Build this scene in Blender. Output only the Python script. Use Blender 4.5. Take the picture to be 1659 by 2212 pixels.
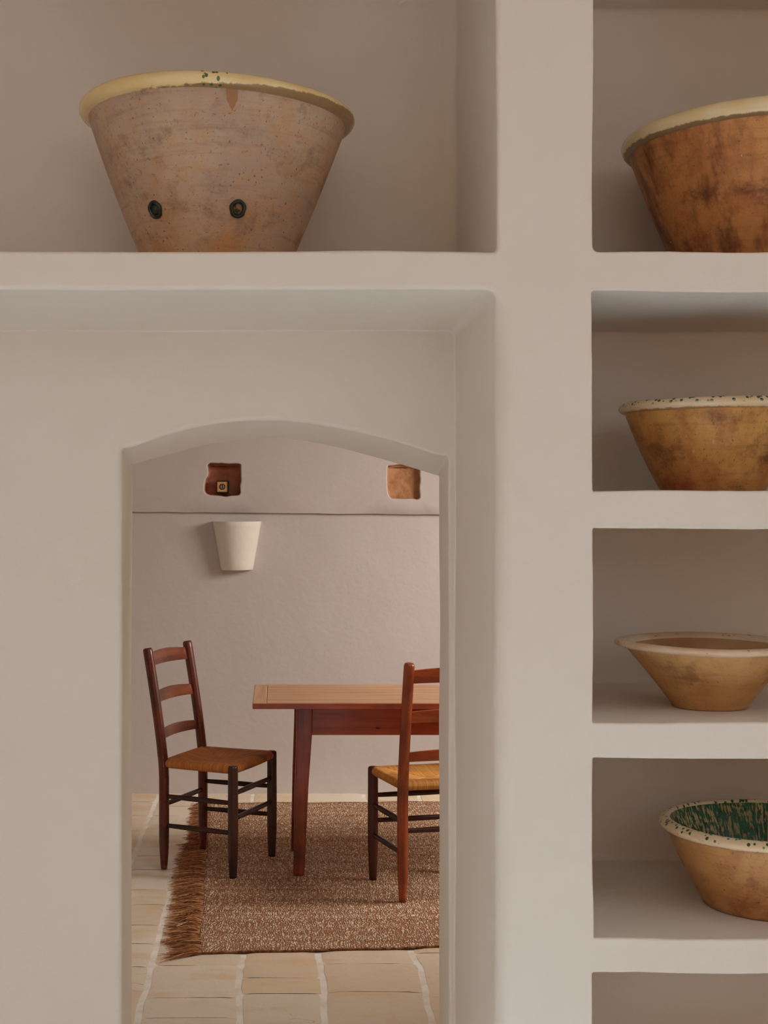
import bpy, bmesh, math, random
from math import sin, cos, pi, radians
from mathutils import Vector, noise
import numpy as np
random.seed(7)
for o in list(bpy.data.objects): bpy.data.objects.remove(o)
SC = bpy.context.scene
COL = SC.collection

# ---------------------------------------------------------------- camera, world, lights, exposure
F = 3000.0; CX = 595.0; HY = 1100.0; HC = 1.5      # focal length in px, vanishing point, eye height
cam_d = bpy.data.cameras.new('camera'); cam = bpy.data.objects.new('camera', cam_d); COL.objects.link(cam)
cam.location = (0, 0, HC); cam.rotation_euler = (pi/2, 0, 0)
cam_d.sensor_fit = 'VERTICAL'; cam_d.sensor_height = 36.0; cam_d.lens = 36.0*F/2212
cam_d.shift_x = (829.5-CX)/2212; cam_d.shift_y = -(1106-HY)/2212
cam_d.clip_start = 0.05; cam_d.clip_end = 60
SC.camera = cam
W = bpy.data.worlds.new('world'); SC.world = W; W.use_nodes = True
W.node_tree.nodes['Background'].inputs[0].default_value = (1.0, 0.685, 0.455, 1)
W.node_tree.nodes['Background'].inputs[1].default_value = 0.645

def area(name, loc, rot, sx, sy, power, col):
    d = bpy.data.lights.new(name, 'AREA'); d.shape = 'RECTANGLE'; d.size = sx; d.size_y = sy
    d.energy = power; d.color = col
    o = bpy.data.objects.new(name, d); COL.objects.link(o); o.location = loc; o.rotation_euler = rot
    return o
def aim(o, target):
    o.rotation_euler = (Vector(target)-o.location).to_track_quat('-Z', 'Y').to_euler()
# near room: sun through a high window falls on the pale floor in front of the shelves, weaker daylight from both sides
sun = area('sun_patch', (2.6, -1.6, 2.9), (0, 0, 0), 1.0, 1.0, 54, (0.54, 0.77, 1.0)); aim(sun, (0.15, 1.25, 0.0)); sun.data.spread = radians(26)
kl = area('daylight_right', (3.2, 0.9, 1.75), (0, 0, 0), 1.2, 1.8, 12, (0.36, 0.68, 1.0)); aim(kl, (0.6, 2.5, 1.2))
fl = area('daylight_left', (-2.5, 0.6, 1.75), (0, 0, 0), 1.0, 1.8, 8, (0.36, 0.68, 1.0)); aim(fl, (0.6, 2.5, 1.2))
cl = area('fill_rear', (0.9, -1.9, 2.45), (0, 0, 0), 1.6, .8, 6, (0.55, 0.80, 1.0)); aim(cl, (0.6, 2.5, .8))  # added fill lamp behind the camera, brightens the lower niche floors
# daylight of the far room, outside its window, then an added fill lamp indoors
wl = area('daylight_dining', (3.1, 5.25, 2.35), (0, 0, 0), 1.4, 1.3, 122, (1.0, 0.95, 0.90)); aim(wl, (0.4, 5.6, .5))
wh = area('fill_dining_high', (.5, 3.5, 2.75), (0, 0, 0), 1.8, .4, 10, (1.0, 0.95, 0.90)); aim(wh, (.3, 5.8, .3))  # added soft fill under the ceiling for faces turned to the doorway

SC.view_settings.view_transform = 'Standard'; SC.view_settings.look = 'None'
SC.view_settings.exposure = 0.0; SC.view_settings.gamma = 1.0
SC.view_settings.use_curve_mapping = False

# ---------------------------------------------------------------- helpers
def lin(r, g, b):
    f = lambda c: (c/255/12.92 if c/255 <= .04045 else ((c/255+.055)/1.055)**2.4)
    return (f(r), f(g), f(b), 1)

class NT:
    """tiny wrapper for node materials"""
    def __init__(s, name, rough=.8, spec=.3, coat=0.0):
        s.m = bpy.data.materials.new(name); s.m.use_nodes = True
        s.t = s.m.node_tree; s.n = s.t.nodes; s.l = s.t.links
        s.b = s.n['Principled BSDF']; s.b.inputs['Roughness'].default_value = rough
        s.b.inputs['Specular IOR Level'].default_value = spec
        s.b.inputs['Coat Weight'].default_value = coat; s.b.inputs['Coat Roughness'].default_value = .12
        s.tc = s.n.new('ShaderNodeTexCoord')
        s.obj = s.tc.outputs['Object']
    def new(s, t, **kw):
        n = s.n.new(t)
        for k, v in kw.items(): setattr(n, k, v)
        return n
    def put(s, sock, v):
        if isinstance(v, bpy.types.NodeSocket): s.l.new(v, sock)
        else: sock.default_value = v
    def mapping(s, scale=(1, 1, 1), vec=None, loc=(0, 0, 0)):
        n = s.new('ShaderNodeMapping'); s.put(n.inputs['Vector'], vec or s.obj)
        n.inputs['Scale'].default_value = scale; n.inputs['Location'].default_value = loc
        return n.outputs[0]
    def noise(s, scale=5, detail=4, rough=.55, vec=None, dist=0.0):
        n = s.new('ShaderNodeTexNoise'); s.put(n.inputs['Vector'], vec or s.obj)
        n.inputs['Scale'].default_value = scale; n.inputs['Detail'].default_value = detail
        n.inputs['Roughness'].default_value = rough; n.inputs['Distortion'].default_value = dist
        return n.outputs['Fac']
    def voro(s, scale=5, vec=None, feature='F1', rnd=1.0, out='Distance'):
        n = s.new('ShaderNodeTexVoronoi', feature=feature); s.put(n.inputs['Vector'], vec or s.obj)
        n.inputs['Scale'].default_value = scale; n.inputs['Randomness'].default_value = rnd
        return n.outputs[out]
    def ramp(s, v, a, b, ca=0.0, cb=1.0):
        n = s.new('ShaderNodeMapRange'); n.interpolation_type = 'SMOOTHSTEP'
        s.put(n.inputs[0], v); n.inputs[1].default_value = a; n.inputs[2].default_value = b
        n.inputs[3].default_value = ca; n.inputs[4].default_value = cb
        return n.outputs[0]
    def math(s, op, a, b=0.0):
        n = s.new('ShaderNodeMath', operation=op); s.put(n.inputs[0], a); s.put(n.inputs[1], b)
        return n.outputs[0]
    def mix(s, f, a, b, mode='MIX'):
        n = s.new('ShaderNodeMix', data_type='RGBA', blend_type=mode)
        s.put(n.inputs[0], f); s.put(n.inputs[6], a); s.put(n.inputs[7], b)
        return n.outputs[2]
    def sep(s, vec=None):
        n = s.new('ShaderNodeSeparateXYZ'); s.put(n.inputs[0], vec or s.obj); return n.outputs
    def comb(s, x, y, z):
        n = s.new('ShaderNodeCombineXYZ')
        for i, v in enumerate((x, y, z)): s.put(n.inputs[i], v)
        return n.outputs[0]
    def bump(s, h, strength=.3, dist=.01):
        n = s.new('ShaderNodeBump'); n.inputs['Strength'].default_value = strength
        n.inputs['Distance'].default_value = dist; s.put(n.inputs['Height'], h)
        old = s.b.inputs['Normal']
        if old.is_linked: s.l.new(old.links[0].from_socket, n.inputs['Normal'])
        s.l.new(n.outputs[0], old)
    def color(s, c): s.put(s.b.inputs['Base Color'], c)
    def rough(s, v): s.put(s.b.inputs['Roughness'], v)

def link(o, parent=None):
    COL.objects.link(o)
    if parent: o.parent = parent
    return o
def obj(name, me, mat, parent=None, smooth=True):
    if isinstance(me, bmesh.types.BMesh):
        b = me; me = bpy.data.meshes.new(name); b.normal_update(); b.to_mesh(me); b.free()
    me.name = name
    if smooth: me.polygons.foreach_set('use_smooth', [True]*len(me.polygons))
    me.materials.clear(); me.materials.append(mat)
    return link(bpy.data.objects.new(name, me), parent)
def tag(o, label=None, cat=None, group=None, kind=None):
    for k, v in (('label', label), ('category', cat), ('group', group), ('kind', kind)):
        if v: o[k] = v
    return o
def empty(name, loc, rz=0):
    o = bpy.data.objects.new(name, None); COL.objects.link(o); o.empty_display_size = .05
    o.location = loc; o.rotation_euler = (0, 0, rz); return o
def copy_tree(o, parent=None):
    c = o.copy(); COL.objects.link(c)
    if parent: c.parent = parent
    for ch in list(o.children): copy_tree(ch, c)
    return c
def bevel(o, w, seg=3, ang=35):
    m = o.modifiers.new('bevel', 'BEVEL'); m.width = w; m.segments = seg
    m.limit_method = 'ANGLE'; m.angle_limit = radians(ang); return o
def wn(o):
    m = o.modifiers.new('wn', 'WEIGHTED_NORMAL'); m.weight = 100; m.mode = 'FACE_AREA'; return o

def wpos(px, py, Z):
    return Vector(((px-CX)*Z/F, Z, HC-(py-HY)*Z/F))

def tube(bm, pts, rads, n=16, cap=True, dome=0.0):
    """tapered tube along pts"""
    pts = [Vector(p) for p in pts]; rings = []
    ref = Vector((0, 0, 1))
    if abs((pts[-1]-pts[0]).normalized().z) > .8: ref = Vector((1, 0, 0))
    for i, p in enumerate(pts):
        d = (pts[min(i+1, len(pts)-1)]-pts[max(i-1, 0)]).normalized()
        a = ref.cross(d).normalized(); b = d.cross(a)
        rings.append([bm.verts.new(p+(a*cos(2*pi*k/n)+b*sin(2*pi*k/n))*rads[i]) for k in range(n)])
    for r0, r1 in zip(rings, rings[1:]):
        for k in range(n): bm.faces.new((r0[k], r0[(k+1) % n], r1[(k+1) % n], r1[k]))
    if cap:
        for r, rev in ((rings[0], True), (rings[-1], False)):
            bm.faces.new(r[::-1] if rev else r)
    return rings
def box(bm, x0, x1, y0, y1, z0, z1):
    v = [bm.verts.new((x, y, z)) for z in (z0, z1) for x, y in ((x0, y0), (x1, y0), (x1, y1), (x0, y1))]
    for f in ((0, 3, 2, 1), (4, 5, 6, 7), (0, 1, 5, 4), (1, 2, 6, 5), (2, 3, 7, 6), (3, 0, 4, 7)):
        bm.faces.new([v[i] for i in f])
def lathe(bm, prof, n=96, a0=0.0, a1=2*pi, wob=None, closed=True):
    """prof: list of (r,z). wob(r,a,z)->(r,z)"""
    full = abs(a1-a0-2*pi) < 1e-6
    cols = n if full else n+1
    g = []
    for r, z in prof:
        row = []
        for k in range(cols):
            a = a0+(a1-a0)*k/n
            rr, zz = wob(r, a, z) if wob else (r, z)
            row.append(bm.verts.new((rr*cos(a), rr*sin(a), zz)))
        g.append(row)
    for r0, r1 in zip(g, g[1:]):
        for k in range(n):
            k2 = (k+1) % cols
            bm.faces.new((r0[k], r0[k2], r1[k2], r1[k]))
    return g

# ---------------------------------------------------------------- plaster, stone
def plaster(name, col, col2=None, grain=.35, scale=1.0):
    t = NT(name, .88, .18)
    n1 = t.noise(1.6*scale, 4, .5); n2 = t.noise(9*scale, 5, .6)
    c = t.mix(t.ramp(n1, .3, .7), col, col2 or tuple(x*.95 for x in col[:3])+(1,))
    c = t.mix(t.ramp(n2, .55, .8, 0, .12), c, tuple(x*.86 for x in col[:3])+(1,))
    t.color(c)
    t.bump(t.noise(330*scale, 3, .6), grain*.45, .0012)
    t.bump(t.noise(26*scale, 5, .55), .35, .004)
    t.bump(t.noise(4.5*scale, 3, .5), .45, .012)
    return t.m
M_WALL = plaster('lime_plaster', (.915, .815, .71, 1), (.90, .795, .685, 1))
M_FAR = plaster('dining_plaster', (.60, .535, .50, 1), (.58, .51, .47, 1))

def stone_recess(name, a, b):
    t = NT(name, .92, .1)
    t.color(t.mix(t.ramp(t.noise(18, 5, .6), .35, .7), a, b))
    t.bump(t.noise(40, 6, .65), .7, .008); return t.m

# outlines with fillets: an opening in a plaster plane
def rrect(x0, x1, z0, z1, rad, step=.035, seg=4):
    """closed outline (x,z), corner radii rad = (bl, br, tr, tl)"""
    cs = [(x0, z0, rad[0], pi), (x1, z0, rad[1], 1.5*pi), (x1, z1, rad[2], 0), (x0, z1, rad[3], .5*pi)]
    sg = [(1, 1), (-1, 1), (-1, -1), (1, -1)]; pts = []
    for (x, z, r, a), (sx, sz) in zip(cs, sg):
        cx, cz = x+sx*r, z+sz*r
        arc = [(cx+r*cos(a+.5*pi*k/seg), cz+r*sin(a+.5*pi*k/seg)) for k in range(seg+1)]
        if pts:
            px, pz = pts[-1]; L = math.hypot(arc[0][0]-px, arc[0][1]-pz); n = int(L/step)
            for k in range(1, n): pts.append((px+(arc[0][0]-px)*k/n, pz+(arc[0][1]-pz)*k/n))
        pts += arc
    px, pz = pts[-1]; L = math.hypot(pts[0][0]-px, pts[0][1]-pz); n = int(L/step)
    for k in range(1, n): pts.append((px+(pts[0][0]-px)*k/n, pz+(pts[0][1]-pz)*k/n))
    return pts
def wobble(pts, amp, freq=5, seed=0.0):
    ns = normals(pts); out = []
    for (x, z), (nx, nz) in zip(pts, ns):
        d = amp*noise.noise(Vector((x*freq, z*freq, seed)))*2 + amp*.35*noise.noise(Vector((x*freq*6, z*freq*6, seed+5)))
        out.append((x+nx*d, z+nz*d))
    return out
def normals(pts):
    n = len(pts); out = []
    for i in range(n):
        a = pts[i-1]; b = pts[(i+1) % n]; dx, dz = b[0]-a[0], b[1]-a[1]; L = math.hypot(dx, dz) or 1
        out.append((dz/L, -dx/L))          # outward of a counter-clockwise outline
    return out
def ring_strip(bm, A, B):
    n = len(A)
    for k in range(n):
        bm.faces.new((A[k], A[(k+1) % n], B[(k+1) % n], B[k]))
def ring(bm, pts, y): return [bm.verts.new((x, y, z)) for x, z in pts]
def opening(bm, pts, y, depth, rf, rb, back_pts=None, seg=7):
    """fillet at the front edge, reveal, optional concave fillet at the back. returns front ring verts, back ring verts"""
    ns = normals(pts)
    R = rf if callable(rf) else (lambda x, z: rf)
    rr = [R(x, z) for x, z in pts]
    rings = []
    for s in range(seg+1):
        a = .5*pi*s/seg
        rings.append([bm.verts.new((x+nx*r*(1-sin(a)), y+r*(1-cos(a)), z+nz*r*(1-sin(a)))) for (x, z), (nx, nz), r in zip(pts, ns, rr)])
    bp = back_pts or pts; nb = normals(bp)
    steps = 3
    for s in range(1, steps+1):
        f = s/(steps)
        rings.append([bm.verts.new((p[0]+(q[0]-p[0])*f, y+r+(depth-rb-r)*f, p[1]+(q[1]-p[1])*f)) for p, q, r in zip(pts, bp, rr)])
    if rb > 0:
        for s in range(1, 6):
            a = .5*pi*s/5
            rings.append([bm.verts.new((x-nx*rb*(1-cos(a)), y+depth-rb+rb*sin(a), z-nz*rb*(1-cos(a)))) for (x, z), (nx, nz) in zip(bp, nb)])
    for A, B in zip(rings, rings[1:]): ring_strip(bm, A, B)
    return rings[0], rings[-1]
def edges_of(bm, R):
    out = []
    for k in range(len(R)):
        a, b = R[k], R[(k+1) % len(R)]
        e = bm.edges.get((a, b)) or bm.edges.new((a, b)); out.append(e)
    return out
def plane_with_holes(bm, outer, y, holes):
    """outer: outline in (x,z) or list of verts"""
    if not isinstance(outer[0], bmesh.types.BMVert): outer = ring(bm, outer, y)
    es = edges_of(bm, outer)
    for h in holes: es += edges_of(bm, h)
    r = bmesh.ops.triangle_fill(bm, use_beauty=True, use_dissolve=False, edges=es, normal=(0, -1, 0))
    return outer

YF = 2.5; YB = 3.07; YD = 3.32; SF = F/YF          # wall face, recess back, far side of the door wall
fx = lambda p: (p-CX)/SF
fz = lambda p: HC-(p-HY)/SF
DEPTH = YB-YF

# ---------------------------------------------------------------- near room shell
XL, XR, ZC = -2.6, 3.3, 3.0
bm = bmesh.new()
holes = []
# top-left long niche
p = wobble(rrect(fx(-720), fx(1073), fz(543), fz(-300), (.02, .008, .03, .03)), .0016, 3, 1)
fr, bk = opening(bm, p, YF, DEPTH, lambda x, z: .009 if x > fx(1060) else .006, .028)
holes.append(fr); plane_with_holes(bm, bk, YB, [])
# left recess with the arched doorway in its back
p = wobble(rrect(fx(-720), fx(1073), -.06, fz(625), (.02, .02, .018, .03)), .0016, 3, 2)
fr, rb_ = opening(bm, p, YF, DEPTH, lambda x, z: (.034 if z < fz(690) else .034-.026*min(1, (z-fz(690))/(fz(630)-fz(690)))) if x > fx(1060) else .010, .004)
holes.append(fr)
# right column of niches
RX0, RX1 = 1281, 2185
rows = [(-222, 544), (630, 1061), (1141, 1561), (1637, 2029), (2103, 2540)]
for i, (ya, yb) in enumerate(rows):
    x0 = fx(RX0)
    rad = (.011, .01, .004, .004) if i == 0 else (.003, .003, .003, .003)
    p = wobble(rrect(x0, fx(RX1), fz(yb), fz(ya), rad, .025), .0020, 4.2, 10+i)
    fr, bk = opening(bm, p, YF, DEPTH, lambda x, z: .004, .018)
    holes.append(fr); plane_with_holes(bm, bk, YB, [])
plane_with_holes(bm, [(XL, -.06), (XR, -.06), (XR, ZC), (XL, ZC)], YF, holes)
# arched doorway in the recess back wall
SB = F/YB; SD = F/YD
bx = lambda p_: (p_-CX)/SB
bz = lambda p_: HC-(p_-HY)/SB
dx_ = lambda p_: (p_-CX)/SD
dz_ = lambda p_: HC-(p_-HY)/SD
front = [(287, 966), (354, 943), (439, 921), (523, 911), (586, 909), (650, 913), (734, 926), (819, 944), (882, 962), (945, 983)]
back = [(289, 1002), (354, 984), (439, 961), (523, 949), (586, 945), (650, 950), (734, 966), (819, 989), (882, 1007), (949, 1028)]
def catmull(P, n):
    out = []
    for i in range(len(P)-1):
        p0 = P[max(i-1, 0)]; p1 = P[i]; p2 = P[i+1]; p3 = P[min(i+2, len(P)-1)]
        for k in range(n):
            t = k/n
            out.append(tuple(.5*((2*b)+(c-a)*t+(2*a-5*b+4*c-d)*t*t+(-a+3*b-3*c+d)*t**3) for a, b, c, d in zip(p0, p1, p2, p3)))
    out.append(P[-1]); return out
fa = [(bx(x), bz(y)) for x, y in catmull(front, 4)]
ba = [(dx_(x), dz_(y)) for x, y in catmull(back, 4)]
xl, xr = dx_(284.5), dx_(949)
xlf, xrf = bx(263), bx(969)
fa = [(xlf+.002, bz(968.5))]+fa+[(xrf-.004, bz(984))]
ba = [(xl, dz_(1004))]+ba+[(xr, dz_(1029))]
nside = 26
def door_outline(arc, xa, xb):
    L = []
    zb = -.06
    for k in range(nside): L.append((xb, zb+(arc[-1][1]-.012-zb)*k/(nside-1)))
    L += arc[::-1]
    for k in range(nside): L.append((xa, zb+(arc[0][1]-.012-zb)*(1-k/(nside-1))))
    L.insert(0, ((xa+xb)/2, zb))
    return L
fo = wobble(door_outline(fa, xlf, xrf), .0012, 3, 31); bo = wobble(door_outline(ba, xl, xr), .0015, 3.5, 30)
d_front, d_back = opening(bm, fo, YB, YD-YB, lambda x, z: .006 if x > .2 else .012, 0, bo)
# back plane of the recess: ring rb_ with the doorway as hole
plane_with_holes(bm, rb_, YB, [d_front])
bmesh.ops.recalc_face_normals(bm, faces=bm.faces)
wall_front = obj('wall_front', bm, M_WALL); wn(wall_front); tag(wall_front, kind='structure')

# far side of that wall, dining room side
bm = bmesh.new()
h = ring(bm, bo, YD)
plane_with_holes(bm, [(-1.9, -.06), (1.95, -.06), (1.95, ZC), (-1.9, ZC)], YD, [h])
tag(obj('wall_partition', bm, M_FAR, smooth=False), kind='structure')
def slab_wall(name, x0, x1, y0, y1, z0, z1, mat):
    b = bmesh.new(); box(b, x0, x1, y0, y1, z0, z1); return tag(obj(name, b, mat, smooth=False), kind='structure')
slab_wall('wall_left', XL-.1, XL, -2.5, YF, -.06, ZC, M_WALL)
slab_wall('wall_right', XR, XR+.1, -2.5, YF, -.06, ZC, M_WALL)
slab_wall('ceiling', XL-.1, XR+.1, -2.5, YF, ZC, ZC+.1, M_WALL)

# ---------------------------------------------------------------- dining room shell
YW = 7.33; SW = F/YW
wx = lambda p_: (p_-CX)/SW
wz = lambda p_: HC-(p_-HY)/SW
slab_wall('wall_dining_left', -2.0, -1.9, YD, YW+.2, -.06, ZC, M_FAR)
slab_wall('ceiling_dining', -2.0, 2.3, YD+.002, YW+.2, ZC, ZC+.1, M_FAR)
# right wall with window opening
bm = bmesh.new()
wy0, wy1, wz0, wz1 = 5.02, 6.75, .75, 2.4
for (a, b, c, d) in ((YD, wy0, -.06, ZC), (wy1, YW+.2, -.06, ZC), (wy0, wy1, -.06, wz0), (wy0, wy1, wz1, ZC)):
    box(bm, 1.95, 2.25, a, b, c, d)
tag(obj('wall_dining_right', bm, M_FAR, smooth=False), kind='structure')
# lower part of the far wall
bm = bmesh.new()
zl = wz(1108)
N = 40
box(bm, -1.95, 2.0, YW, YW+.1, -.06, zl+.05)
tag(obj('wall_back', bm, M_FAR, smooth=False), kind='structure')
# upper, slightly projecting part with two holes left by old beams
YU = YW-.022
SU = F/YU
ux = lambda p_: (p_-CX)/SU
uz = lambda p_: HC-(p_-HY)/SU
def irregular(px_pts, n=5):
    L = catmull(px_pts+[px_pts[0]], n)[:-1]
    L = [(ux(x), uz(y)) for x, y in L]
    ar = sum(L[i-1][0]*L[i][1]-L[i][0]*L[i-1][1] for i in range(len(L)))
    return L if ar > 0 else L[::-1]
holeL = irregular([(449, 1005), (456, 1001), (475, 1000), (500, 1001), (517, 1002), (520, 1008), (520, 1030), (519, 1055), (518, 1068), (505, 1072), (480, 1072), (455, 1069), (442, 1063), (440, 1050), (445, 1036), (449, 1028), (449, 1015)])
holeR = irregular([(838, 1008), (842, 1005), (870, 1004), (900, 1006), (906, 1009), (906.5, 1030), (906, 1060), (906, 1076), (890, 1077.5), (855, 1077), (842, 1073), (838, 1062), (837, 1040), (837, 1020)])
holeL = wobble(holeL, .0035, 22, 3); holeR = wobble(holeR, .003, 22, 4)
bm = bmesh.new()
f1, k1 = opening(bm, holeL, YU, .03, .007, 0)
f2, k2 = opening(bm, holeR, YU, .018, .007, 0)
low = [(-1.95+3.95*k/N, uz(1105.5+6.0*(k/N*3.95-1.95+.75)/1.6)+.0035*noise.noise(Vector((k*.9, 2, 0)))) for k in range(N+1)]
outer = low+[(2.0, ZC), (-1.95, ZC)]
ov = plane_with_holes(bm, outer, YU, [f1, f2])
lowv = ov[:N+1]
ret = [bm.verts.new((v.co.x, YW+.01, v.co.z+.004)) for v in lowv]
for k in range(N): bm.faces.new((lowv[k], ret[k], ret[k+1], lowv[k+1]))
bmesh.ops.recalc_face_normals(bm, faces=bm.faces)
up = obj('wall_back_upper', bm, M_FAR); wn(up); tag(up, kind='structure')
M_RED = stone_recess('dark_red_stone', lin(196, 130, 102), lin(164, 104, 80))
M_TAN = stone_recess('bare_tan_stone', lin(186, 138, 98), lin(160, 108, 72))
def pocket(name, outline, y, depth, mat):
    b = bmesh.new(); A = ring(b, outline, y); ns = normals(outline)
    B = ring(b, [(x-nx*.006, z-nz*.006) for (x, z), (nx, nz) in zip(outline, ns)], y+depth)
    ring_strip(b, A, B)
    C = ring(b, [(x-nx*.012, z-nz*.012) for (x, z), (nx, nz) in zip(outline, ns)], y+depth+.004); ring_strip(b, B, C); b.faces.new(C[::-1])
    bmesh.ops.recalc_face_normals(b, faces=b.faces)
    for f in b.faces: f.normal_flip()
    return tag(obj(name, b, mat), kind='structure')
pocket('trim_1', holeL, YU+.029, .075, M_RED)
pocket('trim_2', holeR, YU+.017, .012, M_TAN)
# wall behind pockets is hidden: the lower slab stops below them

# ---------------------------------------------------------------- stone floor
def mat_floor():
    t = NT('worn_limestone', .55, .35)
    geo = t.new('ShaderNodeNewGeometry').outputs['Random Per Island']
    cr = t.new('ShaderNodeValToRGB'); t.l.new(geo, cr.inputs[0])
    e = cr.color_ramp.elements
    e[0].position = 0; e[0].color = lin(238, 220, 194); e[1].position = 1; e[1].color = lin(242, 228, 208)
    for p_, c_ in ((.25, lin(232, 214, 190)), (.5, lin(240, 216, 182)), (.72, lin(236, 224, 204))):
        x = e.new(p_); x.color = c_
    c = cr.outputs[0]
    st = t.ramp(t.noise(3.2, 6, .62, vec=t.mapping((1, 2.2, 1))), .48, .72)
    c = t.mix(t.math('MULTIPLY', st, .55), c, lin(228, 188, 132))
    g = t.ramp(t.noise(7, 6, .7), .52, .75)
    c = t.mix(t.math('MULTIPLY', g, .5), c, lin(214, 206, 194))
    crk = t.voro(5.5, vec=t.mapping((1, 1.6, 1), vec=None), feature='DISTANCE_TO_EDGE')
    w_ = t.noise(11, 5, .7)
    cm = t.math('MULTIPLY', t.ramp(t.math('ADD', crk, t.math('MULTIPLY', w_, .06)), .026, .038, 1, 0), t.ramp(t.noise(2.5, 2), .5, .62))
    c = t.mix(t.math('MULTIPLY', cm, .55), c, lin(120, 84, 50))
    pits = t.ramp(t.noise(70, 4, .7), .62, .74)
    c = t.mix(t.math('MULTIPLY', pits, .45), c, lin(150, 116, 80))
    t.color(c); t.rough(t.ramp(t.noise(20, 4), .3, .7, .42, .7))
    t.bump(t.noise(9, 5, .6), .5, .006); t.bump(t.noise(70, 4, .65), .4, .002); t.bump(cm, -.4, .003)
    return t.m
def mat_mortar():
    t = NT('lime_mortar', .9, .15)
    t.color(t.mix(t.ramp(t.noise(12, 5), .35, .7), lin(255, 250, 240), lin(240, 226, 204)))
    t.bump(t.noise(60, 5, .7), .6, .004); return t.m
M_FLOOR = mat_floor(); M_MORTAR = mat_mortar()
floor_root = empty('floor', (0, 3.5, 0)); tag(floor_root, kind='structure')
FO = Vector((0, 3.5, 0))
def n3(x, y, s=0.0): return noise.noise(Vector((x, y, s)))
# long joints run away from the viewer; (x at y) with a soft meander
joints = [-2.3, -2.0, -1.74, -1.45, -1.17, -.9, -.615, -.405, -.112, .147, .463, .75, 1.02, 1.33, 1.6, 1.86, 2.2, 2.5, 2.8, 3.1, 3.4]
def jx(i, y): return joints[i] + .014*n3(y*1.9, i*3.1) + .008*n3(y*6.5, i*1.7, 4)
cross_fixed = {7: [4.10, 4.27, 4.57, 4.93], 8: [3.99, 4.306, 4.45, 4.86], 9: [3.97, 4.32, 4.59, 4.9], 10: [3.95, 4.28, 4.7], 6: [4.04, 4.33, 4.56, 4.80]}
bm = bmesh.new()
for i in range(len(joints)-1):
    y = 2.9; ys = [y]
    rs = random.Random(i*13+5)
    fixed = cross_fixed.get(i, [])
    while y < 7.4:
        y += rs.uniform(.22, .48) if y < 3.5 or not fixed else rs.uniform(.2, .36)
        if fixed and 3.6 < y < fixed[-1]+.12:
            ys += fixed; y = fixed[-1]; continue
        ys.append(y)
    ys = [q for q in ys if q < 7.35]+[7.4]
    for a, b in zip(ys, ys[1:]):
        if b-a < .05: continue
        n_ = max(2, int((b-a)/.04)); g = .0016; gj = .0108
        tilt = rs.uniform(-.0006, .0006); hz = rs.uniform(-.0008, .0)
        skew = rs.uniform(-.006, .006)
        rows_ = []
        for k in range(n_+1):
            yy = a+g+(b-a-2*g)*k/n_
            x0_ = jx(i, yy)+gj+.005*n3(yy*25, i); x1_ = jx(i+1, yy)-gj-.005*n3(yy*25, i+9)
            e0 = .01 if k in (0, n_) else 0
            row = []
            for q in range(8):
                u = q/7; xx = x0_+(x1_-x0_)*u
                yo = (.003*n3(xx*18, a*7)+skew*(u-.5)) if k in (0, n_) else skew*(u-.5)
                zz = hz+tilt*(u-.5)+.0012*n3(xx*5, yy*5, 7)
                if q in (0, 7): zz -= .0028
                if k in (0, n_): zz -= .0013
                row.append(bm.verts.new(Vector((xx, yy+yo, zz))-FO))
            rows_.append(row)
        for r0, r1 in zip(rows_, rows_[1:]):
            for q in range(7): bm.faces.new((r0[q], r0[q+1], r1[q+1], r1[q]))
obj('paving', bm, M_FLOOR, floor_root)
bm = bmesh.new()
gx = np.linspace(-2.6, 3.3, 60)
box(bm, -2.6, 3.4, -1.0, 4.0, -.08, -.0042)
obj('mortar', bm, M_MORTAR, floor_root, smooth=False)

M_PALE = plaster('pale_screed', (.82, .75, .68, 1))
slab_wall('floor_front', XL, XR, -2.5, 2.5, -.08, 0.0, M_PALE)

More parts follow.
